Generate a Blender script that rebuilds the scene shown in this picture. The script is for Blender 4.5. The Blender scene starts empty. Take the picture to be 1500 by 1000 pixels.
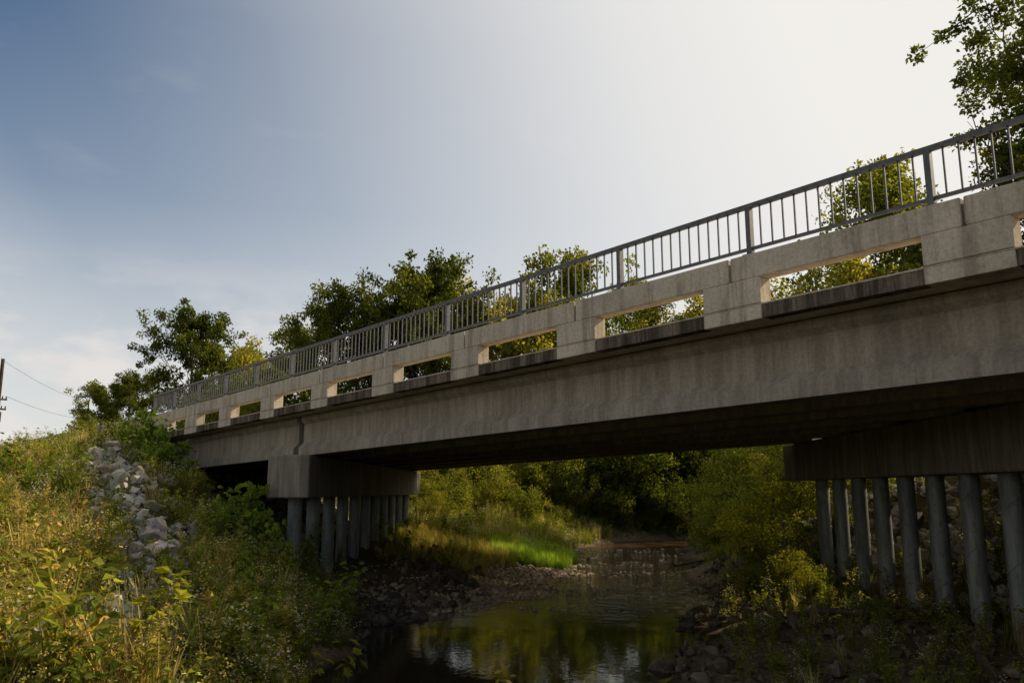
import bpy, math, random
import numpy as np
from mathutils import Vector, Matrix
import bmesh
rng=np.random.default_rng(7); random.seed(7)
scene=bpy.context.scene
scene.view_settings.view_transform='Standard'; scene.view_settings.look='None'; scene.view_settings.exposure=0
PI=math.pi
# ------------------------------------------------------------------ helpers
def newmat(name):
    m=bpy.data.materials.new(name); m.use_nodes=True
    nt=m.node_tree; nt.nodes.clear()
    out=nt.nodes.new('ShaderNodeOutputMaterial')
    return m,nt,out
def N(nt,t,**kw):
    n=nt.nodes.new(t)
    for k,v in kw.items(): setattr(n,k,v)
    return n
def ramp(nt,fac,stops):
    stops=sorted(stops,key=lambda s:s[0])
    r=N(nt,'ShaderNodeValToRGB'); e=r.color_ramp.elements
    e[0].position=stops[0][0]; e[0].color=(*stops[0][1],1)
    e[1].position=stops[-1][0]; e[1].color=(*stops[-1][1],1)
    for p,c in stops[1:-1]:
        k=e.new(p); k.color=(*c,1)
    nt.links.new(fac,r.inputs[0]); return r.outputs[0]
def noise(nt,vec,scale,detail=4,rough=.6):
    n=N(nt,'ShaderNodeTexNoise'); n.inputs['Scale'].default_value=scale
    n.inputs['Detail'].default_value=detail; n.inputs['Roughness'].default_value=rough
    nt.links.new(vec,n.inputs['Vector']); return n.outputs['Fac']
def mapping(nt,vec,scale):
    m=N(nt,'ShaderNodeMapping'); m.inputs['Scale'].default_value=scale
    nt.links.new(vec,m.inputs['Vector']); return m.outputs[0]
def mixc(nt,fac,a,b,mode='MIX'):
    m=N(nt,'ShaderNodeMix',data_type='RGBA',blend_type=mode)
    if isinstance(fac,float): m.inputs['Factor'].default_value=fac
    else: nt.links.new(fac,m.inputs['Factor'])
    for s,v in ((6,a),(7,b)):
        if isinstance(v,tuple): m.inputs[s].default_value=(*v,1)
        else: nt.links.new(v,m.inputs[s])
    return m.outputs[2]
def math_(nt,op,a,b=None,clamp=False):
    m=N(nt,'ShaderNodeMath',operation=op); m.use_clamp=clamp
    for i,v in enumerate((a,b)):
        if v is None: continue
        if isinstance(v,(float,int)): m.inputs[i].default_value=v
        else: nt.links.new(v,m.inputs[i])
    return m.outputs[0]
def bump(nt,h,strength,dist):
    b=N(nt,'ShaderNodeBump'); b.inputs['Strength'].default_value=strength; b.inputs['Distance'].default_value=dist
    nt.links.new(h,b.inputs['Height']); return b.outputs[0]
def princ(nt,out,col,rough,normal=None,metal=0.,spec=.3):
    if spec<=.2:
        p=N(nt,'ShaderNodeBsdfDiffuse')
        if isinstance(col,tuple): p.inputs[0].default_value=(*col,1)
        else: nt.links.new(col,p.inputs[0])
        if normal is not None: nt.links.new(normal,p.inputs['Normal'])
        nt.links.new(p.outputs[0],out.inputs[0]); return p
    p=N(nt,'ShaderNodeBsdfPrincipled')
    if isinstance(col,tuple): p.inputs['Base Color'].default_value=(*col,1)
    else: nt.links.new(col,p.inputs['Base Color'])
    p.inputs['Roughness'].default_value=rough
    p.inputs['Metallic'].default_value=metal
    p.inputs['Specular IOR Level'].default_value=spec
    if normal is not None: nt.links.new(normal,p.inputs['Normal'])
    nt.links.new(p.outputs[0],out.inputs[0]); return p
def pos(nt): return N(nt,'ShaderNodeNewGeometry').outputs['Position']

# ------------------------------------------------------------------ materials
def concrete(name,base,dark,amt,streak,sw=.14):
    m,nt,out=newmat(name); p=pos(nt)
    a=noise(nt,p,.7,6,.7); b=noise(nt,mapping(nt,p,(2.2,2.2,.18)),1.8,6,.75); c=noise(nt,p,20,3,.65)
    col=ramp(nt,a,[(.28,tuple(v*.68 for v in base)),(.45,tuple(v*.94 for v in base)),(.56,base),(.72,tuple(v*1.15 for v in base))])
    st=ramp(nt,b,[(streak,(1,1,1)),(streak+sw,(0,0,0))])
    st=math_(nt,'MULTIPLY',st,amt)
    col=mixc(nt,st,col,dark)
    sp=ramp(nt,c,[(.3,(.72,.72,.72)),(.62,(1.06,1.06,1.06))])
    col=mixc(nt,.75,col,sp,'MULTIPLY')
    princ(nt,out,col,.9,bump(nt,c,.4,.02),spec=.2); return m
M_par=concrete('parapet_concrete',(.53,.465,.37),(.24,.20,.155),.65,.38)
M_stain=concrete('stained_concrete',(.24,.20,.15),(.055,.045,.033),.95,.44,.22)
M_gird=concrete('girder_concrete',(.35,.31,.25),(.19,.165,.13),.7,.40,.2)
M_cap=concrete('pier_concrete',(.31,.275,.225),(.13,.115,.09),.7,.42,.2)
M_deck=concrete('deck_concrete',(.52,.46,.38),(.3,.27,.22),.5,.40)
m,nt,out=newmat('galvanised_steel'); p=pos(nt)
princ(nt,out,ramp(nt,noise(nt,p,14,3),[(.3,(.06,.063,.066)),(.7,(.12,.125,.13))]),.55,metal=.2,spec=.35); M_steel=m
m,nt,out=newmat('pile_steel'); p=pos(nt)
a=noise(nt,mapping(nt,p,(4,4,.6)),1.5,5,.7); b=noise(nt,p,9,4)
col=ramp(nt,a,[(.3,(.09,.105,.10)),(.55,(.20,.22,.205)),(.75,(.30,.295,.26))])
rust=ramp(nt,b,[(.56,(0,0,0)),(.70,(.7,.7,.7))])
col=mixc(nt,rust,col,(.13,.08,.045))
princ(nt,out,col,.55,bump(nt,b,.2,.01),metal=.2); M_pile=m
m,nt,out=newmat('asphalt'); p=pos(nt)
princ(nt,out,ramp(nt,noise(nt,p,30,3),[(.3,(.04,.04,.04)),(.7,(.07,.068,.065))]),.9,spec=.1); M_asph=m
def rockmat(name,c0,c1,c2):
    m,nt,out=newmat(name); p=pos(nt)
    at=N(nt,'ShaderNodeAttribute'); at.attribute_name='col'
    a=noise(nt,p,5,5,.7)
    col=ramp(nt,a,[(.25,c0),(.5,c1),(.75,c2)])
    col=mixc(nt,1.,col,at.outputs['Color'],'MULTIPLY')
    princ(nt,out,col,.92,bump(nt,a,.5,.04),spec=.2); return m
M_rock=rockmat('limestone',(.21,.19,.16),(.37,.34,.29),(.50,.47,.41))
M_drock=rockmat('muddy_rock',(.05,.04,.028),(.115,.092,.065),(.22,.185,.14))
M_pebble=rockmat('river_gravel',(.22,.165,.10),(.38,.30,.20),(.52,.44,.33))
m,nt,out=newmat('bark'); p=pos(nt)
a=noise(nt,mapping(nt,p,(6,6,1)),2,4)
princ(nt,out,ramp(nt,a,[(.3,(.035,.028,.02)),(.7,(.12,.10,.08))]),.95,bump(nt,a,.6,.04),spec=.1); M_bark=m
def leafmat(name,trans):
    m,nt,out=newmat(name)
    at=N(nt,'ShaderNodeAttribute'); at.attribute_name='col'
    pr=N(nt,'ShaderNodeBsdfDiffuse')
    nt.links.new(at.outputs['Color'],pr.inputs[0])
    tc=mixc(nt,1.,at.outputs['Color'],(2.0,1.9,.85),'MULTIPLY')
    tr=N(nt,'ShaderNodeBsdfTranslucent'); nt.links.new(tc,tr.inputs[0])
    mx=N(nt,'ShaderNodeMixShader'); mx.inputs[0].default_value=trans
    nt.links.new(pr.outputs[0],mx.inputs[1]); nt.links.new(tr.outputs[0],mx.inputs[2])
    nt.links.new(mx.outputs[0],out.inputs[0]); return m
M_leaf=leafmat('foliage',.5)

# ------------------------------------------------------------------ mesh builder
class MB:
    def __init__(s): s.v=[];s.l=[];s.n=[];s.m=[];s.c=[];s.o=0
    def add(s,V,F,mat=0,col=(1,1,1)):
        V=np.asarray(V,float).reshape(-1,3); F=np.asarray(F,int)
        s.v.append(V); s.l.append((F+s.o).ravel()); s.n.append(np.full(len(F),F.shape[1]))
        s.m.append(np.full(len(F),mat)); c=np.asarray(col,float)
        if c.ndim==1: c=np.tile(c,(len(F),1))
        s.c.append(c); s.o+=len(V)
    def quads(s,Q,mat=0,col=(1,1,1)):
        Q=np.asarray(Q); n=len(Q); s.add(Q.reshape(-1,3),np.arange(4*n).reshape(n,4),mat,col)
    def mesh(s,name,mats,smooth=False):
        me=bpy.data.meshes.new(name)
        V=np.concatenate(s.v);L=np.concatenate(s.l);n=np.concatenate(s.n);m=np.concatenate(s.m);c=np.concatenate(s.c)
        me.vertices.add(len(V)); me.vertices.foreach_set('co',V.ravel().astype(np.float32))
        me.loops.add(len(L)); me.loops.foreach_set('vertex_index',L.astype(np.int32))
        me.polygons.add(len(n)); st=np.concatenate([[0],np.cumsum(n)[:-1]])
        me.polygons.foreach_set('loop_start',st.astype(np.int32))
        for mt in mats: me.materials.append(mt)
        me.polygons.foreach_set('material_index',m.astype(np.int32))
        me.update(calc_edges=True)
        a=me.attributes.new('col','FLOAT_COLOR','FACE')
        a.data.foreach_set('color',np.concatenate([c,np.ones((len(c),1))],1).ravel().astype(np.float32))
        me.polygons.foreach_set('use_smooth',np.full(len(n),smooth))
        me.update(); return me
    def obj(s,name,mats,parent=None,smooth=False):
        o=bpy.data.objects.new(name,s.mesh(name,mats,smooth)); scene.collection.objects.link(o)
        if parent: o.parent=parent
        return o
def empty(name):
    e=bpy.data.objects.new(name,None); scene.collection.objects.link(e); return e
BOXF=[(0,3,2,1),(4,5,6,7),(0,1,5,4),(1,2,6,5),(2,3,7,6),(3,0,4,7)]
def tube(mb,pts,rad,mat=0,n=6,col=(1,1,1)):
    pts=np.asarray(pts,float); k=len(pts); rad=np.broadcast_to(rad,(k,))
    t=np.gradient(pts,axis=0); t/=np.linalg.norm(t,axis=1)[:,None]+1e-9
    ref=np.array([0,0,1.]) if abs(t[0,2])<.9 else np.array([1.,0,0])
    u=np.cross(t,ref);u/=np.linalg.norm(u,axis=1)[:,None]+1e-9; w=np.cross(t,u)
    a=np.arange(n)*2*PI/n
    V=pts[:,None]+rad[:,None,None]*(np.cos(a)[None,:,None]*u[:,None]+np.sin(a)[None,:,None]*w[:,None])
    i=np.arange(k-1)[:,None]*n; j=np.arange(n)[None]; j2=(j+1)%n
    F=np.stack([i+j,i+j2,i+n+j2,i+n+j],-1).reshape(-1,4)
    mb.add(V.reshape(-1,3),F,mat,col)

# ------------------------------------------------------------------ terrain
ANG=math.radians(41.2)
dv=np.array([-math.sin(ANG),math.cos(ANG)]); nv=np.array([math.cos(ANG),math.sin(ANG)])
KS=1.064
def fbm(x,y,scale,seed,oct=4):
    r=np.random.default_rng(seed); z=0;amp=1;f=1/scale;tot=0
    for o in range(oct):
        for k in range(4):
            a=r.uniform(0,2*PI);ph=r.uniform(0,6.28);q=f*r.uniform(.7,1.4)*2*PI
            z=z+amp*np.sin((x*math.cos(a)+y*math.sin(a))*q+ph+1.3*np.sin((x*math.sin(a)-y*math.cos(a))*q*.6+ph*2))
        tot+=amp*2.;amp*=.5;f*=2.05
    return z/tot
SLy=[-60,0,6,10,16,23,25.5,28,31,34,37,42,50,55,58,61,70,95,160];SLx=[2,3,0,-2.5,-3.9,-3.6,-2.,.1,.8,1.3,2.4,3,4.2,5.6,8,14,30,60,140]
SRy=[-60,0,10,16,21,27,39,48,53,56,60,66,95,160];SRx=[12,7.5,3.6,3.0,4.4,6.4,8.6,9.6,11,17,34,50,90,170]
def shores(y):
    w=.25*np.sin(y*1.1)+.15*np.sin(y*2.7+1)
    return np.interp(y,SLy,SLx)+w, np.interp(y,SRy,SRx)+.3*np.sin(y*.9+2)+.15*np.sin(y*3.1)
WZ=-3.5
def terr(x,y):
    x=np.asarray(x,float);y=np.asarray(y,float)
    sl,sr=shores(y); dl=sl-x;dr=x-sr
    g=np.interp(y,[20,26,45,55],[1,.33,.4,.8])
    zl=np.interp(dl*g,[-3,0,.8,2.5,5,30],[-4.2,-3.5,-3.1,-2.2,-1.6,-1.2])
    zr=np.interp(dr,[-3,0,1,3,6,30],[-4.2,-3.5,-3.25,-2.9,-2.5,-1.2])
    z=np.maximum(zl,zr)
    P=x*nv[0]+y*nv[1]
    dp=np.maximum(np.maximum(9.8-P,P-26.3),0)
    inb=np.clip((P-9.5)/1.,0,1)*np.clip((26.5-P)/1.,0,1)
    xa=-14.4+.035*(y-32.6); da=x-xa
    fL=2.05-.5*np.hypot(np.maximum(da,0),dp)-1.1*inb*np.clip(da/.6,0,1)
    xb=16.6+.035*(y+2.8); db=xb-x
    fR=3.12-.60*np.hypot(np.maximum(db,0),dp)-1.1*inb*np.clip(db/.6,0,1)
    on=np.where((inb>0.01)&((da<.3)|(db<.3)),0.,1.)
    z=np.maximum(z,np.maximum(fL,fR))
    amp=np.clip((z-WZ)/1.,.12,1)*on
    return z+amp*(.2*fbm(x,y,6,1)+.08*fbm(x,y,1.6,2,3))
def axis(lo,hi,step,far,grow=1.13):
    a=list(np.arange(lo,hi,step)); s=step;v=a[-1]
    while v<far: s*=grow; v+=s; a.append(v)
    s=step;v=a[0];b=[]
    while v>-far: s*=grow; v-=s; b.append(v)
    return np.array(b[::-1]+a)
gx=axis(-34,28,.3,1800); gy=axis(4,62,.3,1800)
X,Y=np.meshgrid(gx,gy); Z=terr(X,Y)
nx,ny=len(gx),len(gy)
i=np.arange(ny-1)[:,None]*nx;j=np.arange(nx-1)[None]
F=np.stack([i+j,i+j+1,i+nx+j+1,i+nx+j],-1).reshape(-1,4)
mb=MB(); mb.add(np.stack([X,Y,Z],-1).reshape(-1,3),F)
m,nt,out=newmat('ground_soil'); p=pos(nt)
a=noise(nt,p,.7,5,.7);b=noise(nt,p,9,5,.7)
col=ramp(nt,a,[(.35,(.06,.07,.02)),(.5,(.10,.085,.035)),(.68,(.16,.12,.06))])
gr=ramp(nt,b,[(.3,(.07,.052,.032)),(.5,(.14,.108,.068)),(.72,(.27,.215,.15))])
sx=N(nt,'ShaderNodeSeparateXYZ'); nt.links.new(p,sx.inputs[0])
mr=N(nt,'ShaderNodeMapRange'); mr.inputs[1].default_value=-2.4; mr.inputs[2].default_value=-3.1; nt.links.new(sx.outputs[2],mr.inputs[0])
col=mixc(nt,mr.outputs[0],col,gr)
wet=N(nt,'ShaderNodeMapRange'); wet.inputs[1].default_value=-3.35; wet.inputs[2].default_value=-3.48; nt.links.new(sx.outputs[2],wet.inputs[0])
col=mixc(nt,math_(nt,'MULTIPLY',wet.outputs[0],.7),col,(.05,.038,.022))
princ(nt,out,col,.95,bump(nt,b,.9,.09),spec=.15); M_soil=m
mb.obj('ground',[M_soil],smooth=True)
# water
m,nt,out=newmat('creek_water'); p=pos(nt)
a=noise(nt,mapping(nt,p,(1,.6,1)),.6,4,.6); a2=noise(nt,mapping(nt,p,(1,.5,1)),4.5,5,.75)
col=ramp(nt,a,[(.35,(.045,.031,.014)),(.65,(.12,.082,.038))])
sp=ramp(nt,a2,[(.42,(.5,.5,.5)),(.56,(1.05,1.0,.95)),(.66,(1.9,1.75,1.55))])
sx=N(nt,'ShaderNodeSeparateXYZ'); nt.links.new(p,sx.inputs[0])
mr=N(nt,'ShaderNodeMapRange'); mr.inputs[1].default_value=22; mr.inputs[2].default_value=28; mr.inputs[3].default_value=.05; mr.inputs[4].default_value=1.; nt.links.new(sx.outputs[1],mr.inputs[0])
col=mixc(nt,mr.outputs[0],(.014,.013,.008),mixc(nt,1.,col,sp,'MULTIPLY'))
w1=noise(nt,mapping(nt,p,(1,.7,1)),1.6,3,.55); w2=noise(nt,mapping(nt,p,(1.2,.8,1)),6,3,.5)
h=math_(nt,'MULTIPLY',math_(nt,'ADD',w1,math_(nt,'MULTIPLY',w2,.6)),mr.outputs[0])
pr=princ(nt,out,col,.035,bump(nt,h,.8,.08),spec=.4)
mb=MB()
mb.add([(-12,-60,WZ),(160,-60,WZ),(160,170,WZ),(-12,170,WZ)],[(0,1,2,3)])
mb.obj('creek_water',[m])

# ------------------------------------------------------------------ bridge
def lift(x,y): return .0336*(x-.035*y-5.7)
def W(s,P,z,skew=False):
    s=np.asarray(s,float);P=np.asarray(P,float);z=np.asarray(z,float)
    if skew: s=s+KS*(P-10.6)
    x=nv[0]*P+dv[0]*s; y=nv[1]*P+dv[1]*s
    return np.stack([x,y,z+lift(x,y)],-1)
def bx(mb,s0,s1,P0,P1,z0,z1,skew=False,mat=0):
    s=[s0,s1,s1,s0]*2;P=[P0,P0,P1,P1]*2;z=[z0]*4+[z1]*4
    mb.add(W(s,P,z,skew),BOXF,mat)
def bev(o,w=.012):
    b=o.modifiers.new('bevel','BEVEL'); b.width=w; b.segments=1; b.limit_method='ANGLE'
bridge=empty('highway_bridge')
PF,PB=10.6,25.4
S0,S1=-13.,34.
openings=[(31.8,30.0),(28.9,26.9),(25.95,23.7),(22.8,20.5),(19.6,17.35),(16.4,14.14),(13.19,10.84),(9.87,7.52),(6.5,4.15),(3.1,.75),(-.3,-2.6),(-3.6,-5.9),(-6.9,-9.2),(-10.2,-12.0)]
zj,zo0,zo1,zt,zb=2.81,2.83,3.23,3.61,2.59
def parapet(name,P0,P1,soff,face):
    mb=MB(); ends=[S1]
    for a,b in openings:
        bx(mb,ends[-1]+soff,a+soff,P0,P1,zo0,zo1); ends.append(b)
    bx(mb,ends[-1]+soff,S0+soff,P0,P1,zo0,zo1)
    bx(mb,S0+soff,S1+soff,P0+.012,P1-.012,zj-.01,zo0)
    joints=[S1]+[(openings[k][1]+openings[k+1][0])/2 for k in range(len(openings)-1)]+[S0]
    for k in range(len(joints)-1):
        bx(mb,joints[k+1]+.02+soff,joints[k]-.02+soff,P0,P1,zo1,zt)
    bx(mb,S0+soff,S1+soff,P0+.08,P1-.08,zo1+.05,zt-.06)
    o=mb.obj(name,[M_par],bridge); bev(o)
    mb=MB()
    prev=S1
    for a,b in openings:
        bx(mb,prev+soff,a+soff,P0,P1,zb,zj-.01,mat=0)
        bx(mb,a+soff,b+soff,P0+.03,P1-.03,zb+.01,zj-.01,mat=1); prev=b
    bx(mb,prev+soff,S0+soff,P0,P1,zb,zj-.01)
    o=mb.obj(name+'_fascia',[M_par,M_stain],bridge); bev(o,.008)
parapet('near_parapet',PF,PF+.3,0,0)
parapet('far_parapet',PB-.3,PB,KS*(PB-PF),0)
mb=MB()
bx(mb,S0,S1,PF+.3,PB-.3,2.60,2.80,True); o=mb.obj('deck_slab',[M_deck],bridge)
prof=[(-.30,0),(.30,0),(.30,.24),(.15,.40),(.15,.93),(.25,1.03),(.25,1.16),(-.25,1.16),(-.25,1.03),(-.15,.93),(-.15,.40),(-.30,.24)]
PL=[11.55+k*(24.45-11.55)/6 for k in range(7)]
def s_on(xc,yc,P=10.6):
    y=(P-nv[0]*(xc-.035*yc))/(nv[1]+nv[0]*.035); x=xc+.035*(y-yc)
    return x*dv[0]+y*dv[1],x,y
sL=s_on(-6.2,23.1)[0]; sR=s_on(9.1,7.)[0]
spans=[(S0+.3,sR-.16),(sR+.16,sL-.16),(sL+.16,S1-.3)]
mb=MB()
for (a,b) in spans:
    for Pg in PL:
        k=len(prof)
        off=KS*(Pg-PF); V=[]
        for s in (a,b): V.append(W([s+off]*k,[Pg+q[0] for q in prof],[1.42+q[1] for q in prof]))
        V=np.concatenate(V)
        mb.add(V,[(q,(q+1)%k,(q+1)%k+k,q+k) for q in range(k)])
        mb.add(V[:k],[tuple(range(k))]); mb.add(V[k:],[tuple(range(k))[::-1]])
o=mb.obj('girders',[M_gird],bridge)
mb=MB()
bx(mb,S0,S1,PF+.9,PB-.9,2.575,2.597,True)
for a,b in zip(PL[:-1],PL[1:]):
    for st in (sL-.55,sL+.35,sR-.55,sR+.35,S0+.4,S1-.7,(sL+sR)/2):
        bx(mb,st,st+.2,a+.16,b-.16,1.62,2.574,True)
mb.obj('diaphragms',[M_gird],bridge)
def pier(name,xc,yc,y0,y1,pile_ys):
    mb=MB(); x0,x1=xc+.035*(y0-yc),xc+.035*(y1-yc)
    zt_=1.405+lift(xc,yc); z0=zt_-1.18
    V=[(x0-.58,y0,z0),(x0+.58,y0,z0),(x1+.58,y1,z0),(x1-.58,y1,z0)]; V+= [(a,b,zt_) for a,b,_ in V]
    mb.add(V,BOXF)
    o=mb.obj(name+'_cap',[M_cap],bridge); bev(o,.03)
    mb=MB()
    for y in pile_ys:
        x=xc+.035*(y-yc); g=float(terr(x,y))-.6
        zs=np.linspace(g,z0+.05,6)
        tube(mb,[(x,y,q) for q in zs],.2,n=20)
        th=np.linspace(0,2*PI*(z0-g)/1.1,int(24*(z0-g)/1.1)); ph=rng.uniform(0,6)
        tube(mb,np.stack([x+.2*np.cos(th+ph),y+.2*np.sin(th+ph),g+th/(2*PI)*1.1],-1),.009,n=4)
    mb.obj(name+'_piles',[M_pile],bridge,smooth=True)
pier('left_pier',-6.2,23.1,23.0,44.2,[23.8+1.9*k for k in range(11)])
pier('right_pier',9.1,7.,7.2,28.2,[8.2+1.5*k for k in range(13)])
mb=MB()
bx(mb,S1-.32,S1+.5,PF+.35,PB-.35,-.8,1.41,True); bx(mb,S1+.1,S1+.5,PF+.3,PB-.3,1.40,2.6,True)
bx(mb,S0-.5,S0+.32,PF+.35,PB-.35,-.8,1.41,True); bx(mb,S0-.5,S0-.1,PF+.3,PB-.3,1.40,2.6,True)
bx(mb,S1+.02,S1+4,PF+.02,PF+.3,.6,2.8); bx(mb,S0-4,S0-.02,PF+.02,PF+.3,.6,2.8)
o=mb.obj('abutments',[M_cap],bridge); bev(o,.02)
mb=MB()
V=W([S1+.01,S1+2.2,S1+2.2,S1+.01]*2,[PF,PF,PF+.3,PF+.3]*2,[2.5]*4+[3.61,3.2,3.2,3.61])
mb.add(V,BOXF); o=mb.obj('parapet_end_block',[M_par],bridge); bev(o)
posts=[-9.3,-6.65,-4.0,-1.3,1.35,4.02,6.70,9.34,11.93,14.45,16.98,19.5,21.98,24.4,26.8,29.2,31.6,33.8]
def railing(name,Pc,soff):
    mb=MB()
    for s in posts:
        bx(mb,s-.04+soff,s+.04+soff,Pc-.05,Pc+.05,3.60,4.37)
        bx(mb,s-.09+soff,s+.09+soff,Pc-.1,Pc+.1,3.608,3.63)
    bx(mb,posts[0]+soff,posts[-1]+.06+soff,Pc-.045,Pc+.045,4.37,4.435)
    for a,b in zip(posts[:-1],posts[1:]):
        bx(mb,a+.041+soff,b-.041+soff,Pc-.025,Pc+.025,3.70,3.745)
        for q in np.linspace(a,b,15)[1:-1]:
            bx(mb,q-.011+soff,q+.011+soff,Pc-.011,Pc+.011,3.745,4.37)
    mb.obj(name,[M_steel],bridge)
railing('near_railing',PF+.13,0); railing('far_railing',PB-.13,KS*(PB-PF))
mb=MB()
def rd(s,P,z): x=nv[0]*P+dv[0]*s;y=nv[1]*P+dv[1]*s; return (x,y,z)
off=KS*(PB-PF)
mb.add([rd(S1+.5,PF+.3,2.115),rd(S1+.5+off,PB-.3,2.115),rd(1200,PB-.3,2.115),rd(1200,PF+.3,2.115)],[(0,1,2,3)])
mb.add([rd(S0-.5,PF+.3,3.18),rd(S0-.5+off,PB-.3,3.18),rd(-1200,PB-.3,3.18),rd(-1200,PF+.3,3.18)],[(0,1,2,3)])
mb.obj('road',[M_asph])
mb=MB(); gz=2.1
wp=[(.0,.55),(-.06,.59),(-.06,.64),(0,.69),(0,.72),(-.06,.77),(-.06,.82),(0,.86)]
for a in range(36,70,2):
    V=[]
    for s in (a,a+2): V+= [rd(s,10.7+q[0],gz+q[1]) for q in wp]
    k=len(wp); mb.add(V,[(q,q+1,q+1+k,q+k) for q in range(k-1)])
    mb.add([rd(a-.06,10.72,gz-.2),rd(a+.06,10.72,gz-.2),rd(a+.06,10.86,gz-.2),rd(a-.06,10.86,gz-.2),rd(a-.06,10.72,gz+.85),rd(a+.06,10.72,gz+.85),rd(a+.06,10.86,gz+.85),rd(a-.06,10.86,gz+.85)],BOXF)
mb.obj('roadside_guardrail',[M_steel])
def upole(name,x,y,top):
    e=MB(); g=float(terr(x,y))-.5
    tube(e,[(x,y,q) for q in np.linspace(g,top,6)],np.linspace(.15,.1,6),n=10)
    for zc in (top-2.5,top-3.1):
        c=np.array([x,y,zc]); a=np.array([nv[0],nv[1],0])*.45; t=np.array([dv[0],dv[1],0])*.05; u=np.array([0,0,.05])
        V=[c-a-t-u,c+a-t-u,c+a+t-u,c-a+t-u,c-a-t+u,c+a-t+u,c+a+t+u,c-a+t+u]; e.add(V,BOXF)
        for f in (-.4,-.2,.2,.4):
            q=c+a*f/.45; tube(e,[q+[0,0,.05],q+[0,0,.2]],.035,n=6)
    tube(e,[(x+.22,y-.2,top-3.9),(x+.22,y-.2,top-3.3)],.15,n=12)
    return e.obj(name,[M_bark])
upole('utility_pole',-31.45,50,8.0); upole('utility_pole',-57,110,12.0)
mb=MB()
for f,zo in ((0,-.1),(.4,-2.3)):
    a=np.array([-31.45+nv[0]*f,50+nv[1]*f,8+zo]); b=np.array([-57+nv[0]*f,110+nv[1]*f,12+zo])
    t=np.linspace(0,1,16)[:,None]; pts=a+(b-a)*t; pts[:,2]-=.5*4*(t*(1-t))[:,0]
    tube(mb,pts,.011,n=4)
mb.obj('power_lines',[M_asph])

# ------------------------------------------------------------------ rocks
def hull(seed,npt=14,flat=.65):
    r=np.random.default_rng(seed); bm=bmesh.new()
    P_=r.normal(size=(npt,3)); P_/=np.linalg.norm(P_,axis=1)[:,None]; P_*=r.uniform(.75,1.05,(npt,1)); P_*=[1,r.uniform(.6,.95),flat*r.uniform(.75,1.2)]
    for q in P_: bm.verts.new(q)
    res=bmesh.ops.convex_hull(bm,input=bm.verts)
    bmesh.ops.delete(bm,geom=[v for v in bm.verts if not v.link_faces],context='VERTS')
    bmesh.ops.triangulate(bm,faces=bm.faces)
    bm.verts.index_update(); V=np.array([v.co[:] for v in bm.verts]);F=np.array([[v.index for v in f.verts] for f in bm.faces]); bm.free(); return V,F
HULLS=[hull(k) for k in range(12)]
def rot(n,tilt=.5):
    a=rng.uniform(0,2*PI,n);b=rng.normal(0,tilt,n);c=rng.normal(0,tilt,n)
    ca,sa,cb,sb,cc,sc=np.cos(a),np.sin(a),np.cos(b),np.sin(b),np.cos(c),np.sin(c)
    Rz=np.zeros((n,3,3));Rz[:,0,0]=ca;Rz[:,0,1]=-sa;Rz[:,1,0]=sa;Rz[:,1,1]=ca;Rz[:,2,2]=1
    Rx=np.zeros((n,3,3));Rx[:,0,0]=1;Rx[:,1,1]=cb;Rx[:,1,2]=-sb;Rx[:,2,1]=sb;Rx[:,2,2]=cb
    Ry=np.zeros((n,3,3));Ry[:,1,1]=1;Ry[:,0,0]=cc;Ry[:,0,2]=sc;Ry[:,2,0]=-sc;Ry[:,2,2]=cc
    return Rz@Rx@Ry
def rocks(name,x,y,size,mat,sink=.15,smooth=False,tilt=.45,hf=terr):
    mb=MB(); z=hf(x,y); R=rot(len(x),tilt); which=rng.integers(0,len(HULLS),len(x))
    for k,(V,F) in enumerate(HULLS):
        I=np.where(which==k)[0]
        if not len(I): continue
        VV=np.einsum('nij,vj->nvi',R[I],V)*size[I,None,None]
        VV+=np.stack([x[I],y[I],z[I]+size[I]*(.35-sink)],-1)[:,None]
        FF=(F[None]+np.arange(len(I))[:,None,None]*len(V)).reshape(-1,3)
        c=rng.uniform(.55,1.2,(len(I),1))*np.array([1,1,1])+rng.normal(0,.03,(len(I),3))
        mb.add(VV.reshape(-1,3),FF,0,np.repeat(c,len(F),0))
    return mb.obj(name,[mat],smooth=smooth)
def strip(pts,w,n):
    pts=np.array(pts,float); seg=np.linalg.norm(np.diff(pts,axis=0),axis=1); cum=np.concatenate([[0],np.cumsum(seg)])
    t=rng.uniform(0,cum[-1],n); x=np.interp(t,cum,pts[:,0]); y=np.interp(t,cum,pts[:,1]); return x+rng.normal(0,w,n),y+rng.normal(0,w,n)
LSTRIP=[(-14.3,29.5),(-12,25.4),(-9.4,21.8),(-7.5,18.6),(-6.4,14.5),(-5.8,11),(-5.2,9)]
x,y=strip(LSTRIP,.7,1400); sz=rng.gamma(2.2,.06,len(x)).clip(.05,.45)
rocks('riprap',x,y,sz,M_rock,sink=.02)
n=420; y=rng.uniform(19,33,n); sl,_=shores(y); x=np.minimum(sl,-1.5)-np.abs(rng.normal(0,1.3,n))+.2
rocks('riprap',x,y,rng.gamma(3,.055,n).clip(.07,.4),M_drock)
n=700; x=rng.uniform(-14,-7.5,n);y=rng.uniform(27,48,n); P=x*nv[0]+y*nv[1]; k=(P>11.5)&(P<27)
rocks('riprap',x[k],y[k],rng.gamma(3,.07,k.sum()).clip(.1,.45),M_rock)
n=6500; x=rng.uniform(9.6,20,n);y=rng.uniform(10,38,n); P=x*nv[0]+y*nv[1]; k=(P>9)&(P<30)&(x>9.9+.035*(y-7)+rng.normal(0,.3,n))
rocks('riprap',x[k],y[k],rng.gamma(3,.06,k.sum()).clip(.08,.42),M_rock)
n=2600; y=rng.uniform(12,33,n); _,sr=shores(y); x=sr+rng.uniform(-.4,6.5,n); k=x<10.2
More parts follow.
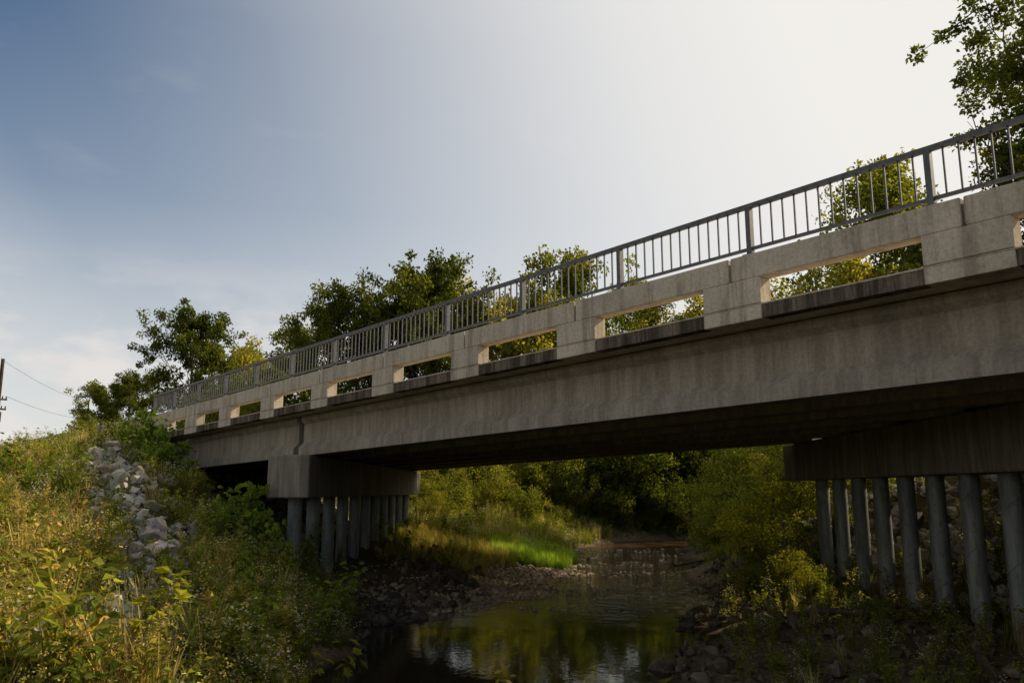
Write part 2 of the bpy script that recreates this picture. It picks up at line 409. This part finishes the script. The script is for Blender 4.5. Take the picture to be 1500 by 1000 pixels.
rocks('riprap',x[k],y[k],rng.gamma(2.,.045,k.sum()).clip(.025,.36),M_drock)
n=9500; y=rng.uniform(24.3,38,n); sl,_=shores(y); x=sl-rng.exponential(1.3,n)+rng.uniform(-.1,1.2,n)
rocks('gravel',x,y,rng.gamma(2,.026,n).clip(.02,.17),M_pebble,tilt=.2,sink=.05)
n=2600; y=rng.uniform(25,52,n); sl,sr=shores(y); t=rng.uniform(0,1,n)**1.7; x=sl+(sr-sl)*t
k=fbm(x,y,4,77,2)>.12; x,y=x[k],y[k]
rocks('gravel',x,y,rng.gamma(2,.028,len(x)).clip(.03,.15),M_pebble,tilt=.2,sink=.24,hf=lambda a,b: np.maximum(terr(a,b),WZ-.02))
mb=MB()
for (a,b,l,an,r) in [(7.6,19.2,2.2,.5,.09),(6.6,22.5,1.6,2.2,.06),(7.3,38,2.6,.3,.07),(8,37.5,1.8,1.1,.05),(5.9,24.5,1.3,.2,.05),(7.9,17.6,1.8,2.7,.1)]:
    t=np.linspace(0,1,6); px=a+l*t*math.cos(an);py=b+l*t*math.sin(an)+.1*np.sin(t*5); pz=terr(px,py).max()*.5+terr(px,py)*.5+.08+.12*t
    tube(mb,np.stack([px,py,pz],-1),np.linspace(r,r*.5,6),n=7)
mb.obj('driftwood',[M_bark],smooth=True)

# ------------------------------------------------------------------ foliage
def leafq(c,d,nrm,L,Wd):
    d=d/np.linalg.norm(d,axis=1)[:,None]; sd=np.cross(d,nrm); sd/=np.linalg.norm(sd,axis=1)[:,None]+1e-9
    L=np.broadcast_to(L,len(c))[:,None];Wd=np.broadcast_to(Wd,len(c))[:,None]
    mid=c+d*L*.45
    up=np.cross(sd,d)*Wd*.25
    return np.stack([c,mid+sd*Wd*.5+up,c+d*L,mid-sd*Wd*.5+up],1)
def rdir(r,n,zb=0.,zs=1.):
    v=r.normal(size=(n,3)); v[:,2]=v[:,2]*zs+zb; return v/np.linalg.norm(v,axis=1)[:,None]
def clumps(mb,r,centres,rad,per,L,Wd,cols,droop=-.15,mat=1):
    n=len(centres); rad=np.broadcast_to(rad,n)
    cc=np.repeat(centres,per,0); rr=np.repeat(rad,per)[:,None]
    g=rdir(r,len(cc))*r.uniform(.15,1,(len(cc),1))**.6*rr*[1,1,.75]
    c=cc+g
    d=g/(rr+1e-6)*.7+rdir(r,len(cc)); d[:,2]+=droop
    cols=np.asarray(cols); ci=r.uniform(0,len(cols)-1,n)
    base=np.stack([np.interp(ci,np.arange(len(cols)),cols[:,k]) for k in range(3)],-1)*r.uniform(.75,1.2,(n,1))
    col=np.repeat(base,per,0)*r.uniform(.7,1.3,(len(cc),1))
    mb.quads(leafq(c,d,rdir(r,len(cc),.6),L*r.uniform(.7,1.25,len(cc)),Wd*r.uniform(.7,1.25,len(cc))),mat,col)
G_DARK=[(.045,.064,.014),(.078,.098,.02),(.12,.13,.022)]
G_MID=[(.09,.115,.022),(.15,.168,.03),(.22,.215,.038)]
G_YEL=[(.16,.178,.032),(.25,.24,.04),(.34,.28,.05)]
def tree_mesh(name,seed,H,R,base=.3,cols=G_DARK,leaf=.26,per=70,nl=20,shape=1.,r0=.22,crad=.8,thin=.12):
    r=np.random.default_rng(seed); mb=MB()
    t=np.linspace(0,1,9); wob=np.cumsum(r.normal(0,.02*H/9,(9,2)),0)
    tr=np.stack([wob[:,0],wob[:,1],t*H*.93],-1); tube(mb,tr,r0*(1-t)**.8+.03,n=8)
    C=[];az=r.uniform(0,6)
    for k in range(nl):
        h=base+(1-base)*(k+r.uniform(0,.9))/nl*.97; az+=2.4+r.normal(0,.3)
        p0=np.array([np.interp(h,t,tr[:,0]),np.interp(h,t,tr[:,1]),h*H*.93])
        u=(h-base)/(1-base); prof_=(math.sin(PI*min(1,(u*.82+.2)))**.7)*shape+.12
        ln=R*prof_*r.uniform(.65,1.25); el=math.radians(r.uniform(15,45)+35*u)
        q=np.linspace(0,1,6)[:,None]
        dirv=np.array([math.cos(az)*math.cos(el),math.sin(az)*math.cos(el),math.sin(el)])
        pts=p0+dirv*ln*q+np.array([0,0,1.])*ln*.18*q**2+np.cumsum(r.normal(0,.03*ln,(6,3)),0)*(q>0)
        rl=max(.03,r0*(1-h)*.55); tube(mb,pts,np.linspace(rl,.02,6),n=5)
        ns=int(3+ln*1.1)
        for s_ in range(ns):
            f=r.uniform(.35,1); o=np.array([np.interp(f*5,np.arange(6),pts[:,j]) for j in range(3)])
            d2=dirv*.6+rdir(r,1)[0]*.9; d2[2]+=.25; d2/=np.linalg.norm(d2); l2=ln*r.uniform(.2,.42)+.3
            e=o+d2*l2; tube(mb,np.array([o,o+d2*l2*.5+r.normal(0,.05,3),e]),[.03,.02,.01],n=4)
            if r.uniform()>thin: C.append(e)
            if r.uniform()>.3: C.append(o+d2*l2*.55+r.normal(0,.15,3))
        C.append(pts[-1])
    C.append(tr[-1]+[0,0,.3]); C.append(tr[-2])
    C=np.array(C); clumps(mb,r,C,r.uniform(.45,1.,len(C))*crad,per,leaf,leaf*.72,cols)
    return mb.mesh(name,[M_bark,M_leaf])
def bush_mesh(name,seed,H,R,cols,leaf=.12,per=45,ns=16,w=.45,crad=.42):
    r=np.random.default_rng(seed); mb=MB(); C=[]
    for k in range(ns):
        a=r.uniform(0,2*PI);rr=R*math.sqrt(r.uniform(0,1));h=H*(1-.45*(rr/R)**2)*r.uniform(.7,1.1)
        q=np.linspace(0,1,7)[:,None]; b=r.normal(0,.12*R,2)
        pts=np.concatenate([b[0]+(rr*math.cos(a)-b[0])*q**1.2,b[1]+(rr*math.sin(a)-b[1])*q**1.2,h*q**.85],1)+r.normal(0,.05,(7,3))*q
        tube(mb,pts,np.linspace(.035,.008,7),n=4)
        for m_ in range(int(5+h*2.6)):
            f=r.uniform(.08,1.02)*6; o=np.array([np.interp(f,np.arange(7),pts[:,j]) for j in range(3)])
            C.append(o+r.normal(0,.13*R,3)*[1,1,.5])
    C=np.array(C); C[:,2]=np.abs(C[:,2]); clumps(mb,r,C,r.uniform(.5,1.2,len(C))*crad,per,leaf,leaf*w,cols)
    return mb.mesh(name,[M_bark,M_leaf])
def put(name,me,x,y,s=1.,rz=None,parent=None,z=None,sz=None):
    o=bpy.data.objects.new(name,me); scene.collection.objects.link(o)
    o.location=(x,y,(float(terr(x,y)) if z is None else z)-.1); o.rotation_euler=(0,0,random.uniform(0,6.28) if rz is None else rz)
    o.scale=(s,s,s if sz is None else sz)
    if parent: o.parent=parent
    return o
TA=tree_mesh('cottonwood_a',11,18,5.2,.28,G_DARK,.30,60,24,1.,.26,.95)
TB=tree_mesh('cottonwood_b',12,17,5.8,.25,G_DARK,.30,60,26,1.,.28,.95)
TC=tree_mesh('maple_c',13,14,4.2,.18,G_MID,.28,60,24,1.,.2,.9)
TD=tree_mesh('locust_d',14,18,3.6,.22,G_MID,.22,50,28,1.,.2,.8,.2)
TE=tree_mesh('sycamore_e',19,25,6.,.42,G_DARK,.24,80,38,1.,.3,.85,.1)
TF=tree_mesh('yellow_f',16,12,4.2,.1,G_YEL,.24,55,24,1.,.16,.9,.2)
def tree(name,me,H,x,y,top,rz=None,wide=1.):
    g=float(terr(x,y)); s=(top-g)/(H*1.0); o=put(name,me,x,y,s*wide,rz,sz=s); return o
tree('cottonwood_tree',TA,18.5,-33.6,85,18.6,wide=.85)
tree('cottonwood_tree',TB,17.5,-43,92,12.5)
tree('cottonwood_tree',TC,14.5,-49,98,12.0)
tree('cottonwood_tree',TA,18.5,-58,112,9.5)
tree('maple_tree',TC,14.5,-29,84,13.6); tree('maple_tree',TF,12.5,-25,80,13.4)
tree('cottonwood_tree',TB,17.5,-12.9,60,14.4,wide=.8)
tree('cottonwood_tree',TA,18.5,-9.4,61,14.2,wide=.8)
tree('cottonwood_tree',TB,17.5,-6.2,60,16.4,2.,.8)
tree('maple_tree',TC,14.5,-17,66,12.4); tree('maple_tree',TF,12.5,-2.4,62,14.6)
tree('maple_tree',TF,12.5,.2,65,15.4,wide=.8); tree('cottonwood_tree',TC,14.5,4.2,65,18.0,wide=.7)
tree('maple_tree',TD,18.5,11.9,76,21.2); tree('maple_tree',TF,12.5,16.5,78,17.)
tree('maple_tree',TF,12.5,22.5,70,16.4)
tree('locust_tree',TD,18.5,24.8,52.5,23.4)
tree('maple_tree',TF,12.5,22,50,13.2); tree('maple_tree',TC,14.5,27.4,53,17.0)
tree('sycamore_tree',TE,25.5,33.2,44,28.5,1.)
BA=bush_mesh('willow_bush_a',21,4.2,2.4,G_YEL[:2]+G_MID[:1],.16,32,18,.35)
BB=bush_mesh('willow_bush_b',22,3.2,2.0,G_MID,.15,32,16,.45)
BC=bush_mesh('bush_c',23,5.5,3.0,G_MID[:2]+G_YEL[:2],.2,34,22,.5,.55)
BD=bush_mesh('bush_d',24,6.0,3.4,G_DARK,.24,34,24,.6,.6)
for (me,x,y,s) in [(BA,8.8,28.8,.8),(BA,11,31.5,1.0),(BA,12,34,1.0),(BC,13.5,37.5,.95),(BA,10.8,36,.85),(BB,10.6,40.5,1.05),(BC,12.8,44,1.05),(BA,12,48.5,1.1),(BC,15,50,1.1),(BB,9.3,32.6,.6),(BA,14.5,32.5,.9),(BC,17,38,1.),(BC,18,44,1.1),(BB,10.6,27.2,.55),(BB,7.6,26.6,.42),(BA,12.6,28.8,.8),(BC,14.5,51.5,1.1),(BB,11.,45.5,.7),(BD,12.6,53.2,.7),(BB,8.3,25.2,.5),(BA,8.0,23.6,.3),(BB,8.1,21.4,.25),(BB,7.6,17.6,.22),
    (BD,8.8,61.5,1.2),(BD,11.5,63,1.3),(BD,6.2,59.6,.95),(BD,7.6,58.8,.6),(BD,9.6,59.8,.65),(BD,11.8,60.8,.7),(BD,4.,66,1.1),(BD,2,68,1.3),(BD,19,51.5,1.3),(BD,-1,66,1.3),(BD,1.5,63,1.0),(BD,9,74,1.6),(BD,15,65.5,1.3),(BD,14.5,62,.8),
    (BB,-3.8,50,1.),(BA,-1.6,53,.95),(BB,.6,52,.85),(BC,-2.8,57,1.0),(BC,1.,58,.9),(BA,-5.8,53,.9),(BC,-7.5,58,1.1),(BD,-11,60,1.3),(BD,-5,64,1.3),(BC,-12,54,.9),(BD,-17,62,1.3),(BB,-2.2,47.3,.45),(BB,3.0,55,.6),(BC,4.,58.5,.8),(BC,-20,56,1.1),(BA,-4.6,47.,.5),(BB,1.6,49.5,.5)]:
    put('riverside_shrub',me,x,y,s)
wood=bpy.data.collections.new('distant_woodland')
rw=random.Random(3)
for k in range(26):
    a=-12+k*4.2+rw.uniform(-1,1); b=84+rw.uniform(-4,8)
    me=rw.choice([TB,TC,BD,BD]); o=bpy.data.objects.new('woodland_part',me); wood.objects.link(o)
    s=rw.uniform(1.5,1.9) if me is BD else rw.uniform(.55,.7)
    o.location=(a,b,-1.5); o.scale=(s,s,s); o.rotation_euler=(0,0,rw.uniform(0,6))
for k in range(16):
    a=-4+k*2.2; b=79+rw.uniform(-3,3); o=bpy.data.objects.new('woodland_part',BD); wood.objects.link(o)
    o.location=(a,b,-2.5);o.scale=(1.6,1.6,1.3);o.rotation_euler=(0,0,rw.uniform(0,6))
e=bpy.data.objects.new('distant_woodland',None); e.instance_type='COLLECTION'; e.instance_collection=wood; scene.collection.objects.link(e)

# ---- ground plants
def tmpl(kind,seed):
    r=np.random.default_rng(seed); Q=[];C=[]
    def add(q,c): Q.append(q);C.append(np.broadcast_to(c,(len(q),3)) if np.ndim(c)==1 else c)
    def stem(h,lean,w=.008,c=(.12,.12,.03),o=(0,0)):
        a=np.array([[o[0],o[1],0.]]);d=np.array([[lean[0],lean[1],h]])
        for nn in ([1,0,0],[0,1,0]): add(leafq(a,d,np.array([nn],float),np.linalg.norm(d),w),np.array(c))
        return d[0]
    if kind=='forb':
        for s_ in range(4):
            h=r.uniform(.35,.85);ln=r.normal(0,.16,2);o=r.normal(0,.07,2);d=stem(h,ln,.009,o=o)
            n=15;t=r.uniform(.2,1,n);c=np.outer(t,d)+[o[0],o[1],0]
            add(leafq(c,rdir(r,n,.1,.4),rdir(r,n,1.2),r.uniform(.09,.16,n)*(1.2-t*.5),r.uniform(.035,.065,n)),np.array([.165,.19,.036])*r.uniform(.55,1.5,(n,1)))
    if kind=='golden':
        for s_ in range(4):
            h=r.uniform(.5,1.05);ln=r.normal(0,.18,2);o=r.normal(0,.08,2);d=stem(h,ln,.009,(.18,.15,.06),o)
            n=18;t=r.uniform(.15,.95,n);c=np.outer(t,d)+[o[0],o[1],0]
            add(leafq(c,rdir(r,n,.35,.3),rdir(r,n,1),r.uniform(.08,.14,n),.021),np.array([.215,.21,.05])*r.uniform(.5,1.4,(n,1)))
            n=20;t=r.uniform(.78,1.08,n);c=np.outer(t,d)+[o[0],o[1],0]+r.normal(0,.035,(n,3))
            add(leafq(c,rdir(r,n,.3),rdir(r,n),r.uniform(.025,.05,n),r.uniform(.015,.025,n)),np.array([.40,.335,.13])*r.uniform(.4,1.3,(n,1)))
    if kind in('grass','dry','lush'):
        n=28;a=r.uniform(0,2*PI,n);h=r.uniform(.3,.85,n);le=r.uniform(.1,.45,n)*h
        b=np.stack([r.normal(0,.05,n),r.normal(0,.05,n),np.zeros(n)],-1); dx=np.stack([np.cos(a),np.sin(a),0*a],-1);sd=np.stack([-np.sin(a),np.cos(a),0*a],-1)
        w=r.uniform(.006,.011,n)[:,None]; m1=b+dx*(le*.3)[:,None]+np.array([0,0,1.])*(h*.6)[:,None]; tp=b+dx*le[:,None]+np.array([0,0,1.])*h[:,None]
        base={'grass':(.155,.18,.036),'dry':(.37,.31,.165),'lush':(.22,.32,.045)}[kind]
        c=np.array(base)*r.uniform(.6,1.4,(n,1))
        add(np.stack([b-sd*w,b+sd*w,m1+sd*w*.8,m1-sd*w*.8],1),c*.8); add(np.stack([m1-sd*w*.8,m1+sd*w*.8,tp+sd*w*.1,tp-sd*w*.1],1),c)
    if kind=='aster':
        for s_ in range(6):
            h=r.uniform(.3,.7);ln=r.normal(0,.24,2);d=stem(h,ln,.006)
            n=14;t=r.uniform(.2,1,n);c=np.outer(t,d)+r.normal(0,.03,(n,3))
            add(leafq(c,rdir(r,n,.2,.5),rdir(r,n,1),.06,.025),np.array([.13,.155,.045])*r.uniform(.6,1.4,(n,1)))
            n=10;c=d+r.normal(0,.07,(n,3)); add(leafq(c,rdir(r,n,0,.3),np.tile([0,0,1.],(n,1))+r.normal(0,.3,(n,3)),.034,.034),np.array([.68,.65,.58])*r.uniform(.6,1.1,(n,1)))
    if kind=='broad':
        for s_ in range(3):
            h=r.uniform(.7,1.3);ln=r.normal(0,.25,2);o=r.normal(0,.1,2);d=stem(h,ln,.014,(.12,.10,.04),o)
            n=22;t=r.uniform(.25,1.02,n);c=np.outer(t,d)+[o[0],o[1],0]+r.normal(0,.05,(n,3))
            col=np.array([.15,.195,.034])*r.uniform(.55,1.5,(n,1)); dd=rdir(r,n,-.1,.5);nn=rdir(r,n,1.)
            L=r.uniform(.09,.16,n)
            add(leafq(c,dd,nn,L,L*.6),col)
            for sg in (.7,-.7):
                sdv=np.cross(dd,nn); add(leafq(c+dd*(L*.2)[:,None],dd+sdv*sg*1.1,nn,L*.7,L*.4),col)
    return np.concatenate(Q),np.concatenate(C)
def scatter(name,groups):
    mb=MB()
    for tm,x,y,sc,cm in groups:
        if len(x)==0: continue
        z=terr(x,y)-.03; wh=rng.integers(0,len(tm),len(x)); R=rot(len(x),.12)
        for k,(Q,C) in enumerate(tm):
            I=np.where(wh==k)[0]
            if not len(I): continue
            V=np.einsum('nij,qj->nqi',R[I],Q.reshape(-1,3))*sc[I,None,None]+np.stack([x[I],y[I],z[I]],-1)[:,None]
            mb.quads(V.reshape(-1,4,3),0,(C[None]*cm[I][:,None]).reshape(-1,3))
    return mb.obj(name,[M_leaf])
T={k:[tmpl(k,100+i*7+j) for j in range(5)] for i,k in enumerate(['forb','golden','grass','dry','lush','aster','broad'])}
def seg_dist(x,y,pts):
    d=np.full(len(x),1e9)
    for (a,b),(c,e_) in zip(pts[:-1],pts[1:]):
        t=np.clip(((x-a)*(c-a)+(y-b)*(e_-b))/((c-a)**2+(e_-b)**2),0,1); d=np.minimum(d,np.hypot(x-a-t*(c-a),y-b-t*(e_-b)))
    return d
def region(n,x0,x1,y0,y1,side='L'):
    x=rng.uniform(x0,x1,n);y=rng.uniform(y0,y1,n); sl,sr=shores(y); P=x*nv[0]+y*nv[1]; S=x*dv[0]+y*dv[1]
    dl=sl-x; ok=(dl>.3) if side=='L' else (x-sr>.6)
    sk=S-KS*(P-PF)
    ontop=(P>9.9)&(P<26)&((sk>S1)|(sk<S0)); ok&=~ontop
    ok&=np.hypot(x,y)>4.5
    under=(P>11.8)&(P<25.5)
    ok&=~(under&(rng.uniform(size=n)<(.93 if side=='L' else .55)))
    if side=='L': ok&=~((y>23)&(y<37)&(dl<3.2)&(x>-4.5))
    sd=np.minimum(seg_dist(x,y,LSTRIP),seg_dist(x-.3,y+.9,LSTRIP)); ok&=rng.uniform(size=n)<np.clip((sd-.3)/1.1,.07,1)
    return x[ok],y[ok]
def split(x,y,probs):
    u=rng.uniform(size=len(x))
    out={};c=0
    for k,p in probs.items():
        out[k]=(u>=c)&(u<c+p); c+=p
    return out
groups=[]
for (n,b) in [(8500,(-20,1,5.5,20)),(9500,(-34,-2,20,48)),(1300,(-8,-3,12,25))]:
    x,y=region(n,*b)
    pn=fbm(x,y,5,33,3); hh=1+.5*fbm(x,y,3,55,2)
    P=x*nv[0]+y*nv[1]
    dryb=(pn>-.12)&(P<8)
    for cond,probs,warm in ((dryb,{'golden':.34,'dry':.24,'forb':.24,'grass':.08,'aster':.08,'broad':.02},1.),(~dryb,{'forb':.38,'grass':.20,'golden':.08,'aster':.26,'dry':.04,'broad':.04},0.)):
        xx,yy,h2=x[cond],y[cond],hh[cond]; sp=split(xx,yy,probs)
        for k,mk in sp.items():
            m_=mk.sum(); cm=rng.uniform(.7,1.25,(m_,1))*np.array([1.06,1.,.95] if warm else [1.,1.,1.])
            cm=np.where(rng.uniform(size=(m_,1))<(.12 if warm else .03),cm*np.array([1.2,1.,.9]),cm)
            groups.append((T[k],xx[mk],yy[mk],rng.uniform(.55,1.15,m_)*h2[mk],cm))
scatter('bank_weeds',groups)
groups=[]
x,y=region(7500,4,26,8,60,'R')
for kk,mk in split(x,y,{'forb':.5,'grass':.2,'golden':.08,'dry':.05,'aster':.17}).items():
    groups.append((T[kk],x[mk],y[mk],rng.uniform(.5,1.05,mk.sum()),rng.uniform(.7,1.1,(mk.sum(),1))*np.ones(3)))
x,y=region(6200,-22,14,40,66,'L')
for kk,mk in split(x,y,{'forb':.3,'grass':.4,'golden':.15,'dry':.1,'aster':.05}).items():
    groups.append((T[kk],x[mk],y[mk],rng.uniform(.7,1.3,mk.sum()),rng.uniform(.8,1.3,(mk.sum(),1))*np.ones(3)))
scatter('floodplain_weeds',groups)
groups=[]
n=2400; x=rng.uniform(-5,.5,n); y=rng.uniform(31,48,n); sl,_=shores(y); k=(sl-x>2.0); x,y=x[k],y[k]
for kk,mk in split(x,y,{'dry':.28,'golden':.17,'grass':.55}).items():
    groups.append((T[kk],x[mk],y[mk],rng.uniform(.45,.8,mk.sum()),rng.uniform(.8,1.3,(mk.sum(),1))*np.array([1.05,1,.9])))
n=1900; a=rng.uniform(0,2*PI,n); rr=np.sqrt(rng.uniform(0,1,n)); x=1.1+2.3*rr*np.cos(a); y=40.5+4.*rr*np.sin(a); sl,_=shores(y); k=sl-x>.05; x,y=x[k],y[k]
groups.append((T['lush'],x,y,rng.uniform(.45,1.0,len(x)),rng.uniform(.7,1.3,(len(x),1))*np.ones(3)))
scatter('creekside_grass',groups)
SB=bush_mesh('sapling_a',31,2.2,.8,[(.08,.13,.022),(.13,.18,.03)],.2,9,9,.8,.3)
for (x,y,s) in [(-7.0,22.6,1.1),(-7.9,24.,.85),(-11.4,27.2,.8),(-12.6,28.2,.9),(-5.6,20.5,.7),(-10.4,26.8,.7),(-11.5,15.5,.6),(-13.6,18,.7)]:
    put('sycamore_sapling',SB,x,y,s)
for (me,x,y,s) in [(BB,-5.8,19.6,.34),(BB,-8.3,25.2,.5),(BB,-4.8,16.5,.3),(BB,-10.,25.6,.38),(BA,-12.5,20,.3),(BA,-10.6,14.6,.24),(BA,-16.5,26,.33),(BA,-15,21.5,.3),(BB,-19,30,.4),(BC,-22,35,.3),(BC,-17.5,34,.24),(BA,-19,25,.3),(BB,-5.2,22.2,.3)]:
    put('bank_shrub',me,x,y,s)

# ------------------------------------------------------------------ light
az=math.radians(70); el=math.radians(33.5)
S=Vector((math.cos(el)*math.sin(az),math.cos(el)*math.cos(az),math.sin(el)))
sun=bpy.data.lights.new('sun','SUN'); sun.energy=5.; sun.angle=math.radians(.5); sun.color=(1,.83,.59)
so=bpy.data.objects.new('sun',sun); scene.collection.objects.link(so); so.rotation_euler=(-S).to_track_quat('-Z','Y').to_euler()
w=bpy.data.worlds.new('World'); scene.world=w; w.use_nodes=True; nt=w.node_tree; nt.nodes.clear()
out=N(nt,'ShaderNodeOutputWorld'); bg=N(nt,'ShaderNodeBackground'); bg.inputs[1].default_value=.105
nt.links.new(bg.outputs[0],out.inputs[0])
sky=N(nt,'ShaderNodeTexSky'); sky.sky_type='NISHITA'; sky.sun_disc=False; sky.sun_elevation=el; sky.sun_rotation=az
sky.dust_density=1.5; sky.ozone_density=2.; sky.air_density=1.
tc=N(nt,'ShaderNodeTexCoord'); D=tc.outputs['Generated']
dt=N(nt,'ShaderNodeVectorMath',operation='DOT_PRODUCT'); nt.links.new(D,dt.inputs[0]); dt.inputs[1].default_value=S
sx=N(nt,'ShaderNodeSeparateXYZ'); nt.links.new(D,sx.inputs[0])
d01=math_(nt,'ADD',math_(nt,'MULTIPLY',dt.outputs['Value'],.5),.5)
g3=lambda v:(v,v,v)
g=ramp(nt,d01,[(.2,g3(.85)),(.36,g3(.55)),(.45,g3(.12)),(.51,g3(0)),(.56,g3(.06)),(.64,g3(.24)),(.72,g3(.52)),(.81,g3(.86)),(.87,g3(1))])  # lower stops: bright haze added behind the camera to fill the shaded parapet face
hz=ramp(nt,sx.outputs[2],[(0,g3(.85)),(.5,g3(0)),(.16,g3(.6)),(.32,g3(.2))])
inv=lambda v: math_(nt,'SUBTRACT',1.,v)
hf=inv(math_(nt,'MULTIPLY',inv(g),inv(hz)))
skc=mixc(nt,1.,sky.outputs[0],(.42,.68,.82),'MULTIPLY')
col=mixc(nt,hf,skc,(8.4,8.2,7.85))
cn=noise(nt,mapping(nt,D,(5,5,12)),1.5,5,.55)
cm_=ramp(nt,cn,[(.44,(0,0,0)),(.60,(1,1,1))])
ce=ramp(nt,sx.outputs[2],[(.02,(1,1,1)),(.26,(0,0,0)),(.15,(.8,.8,.8))])
cw=ramp(nt,cn,[(.58,(0,0,0)),(.75,(.12,.12,.12))])
cf=math_(nt,'ADD',math_(nt,'MULTIPLY',math_(nt,'MULTIPLY',cm_,ce),.75),math_(nt,'MULTIPLY',cw,.5),True)
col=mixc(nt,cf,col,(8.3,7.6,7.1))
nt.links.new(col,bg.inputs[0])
cam=bpy.data.cameras.new('camera'); co=bpy.data.objects.new('camera',cam); scene.collection.objects.link(co); scene.camera=co
cam.lens=28.8; cam.sensor_width=36; cam.clip_end=5000; cam.clip_start=.05
co.location=(0,0,0); co.rotation_euler=(math.radians(100.3),0,0)
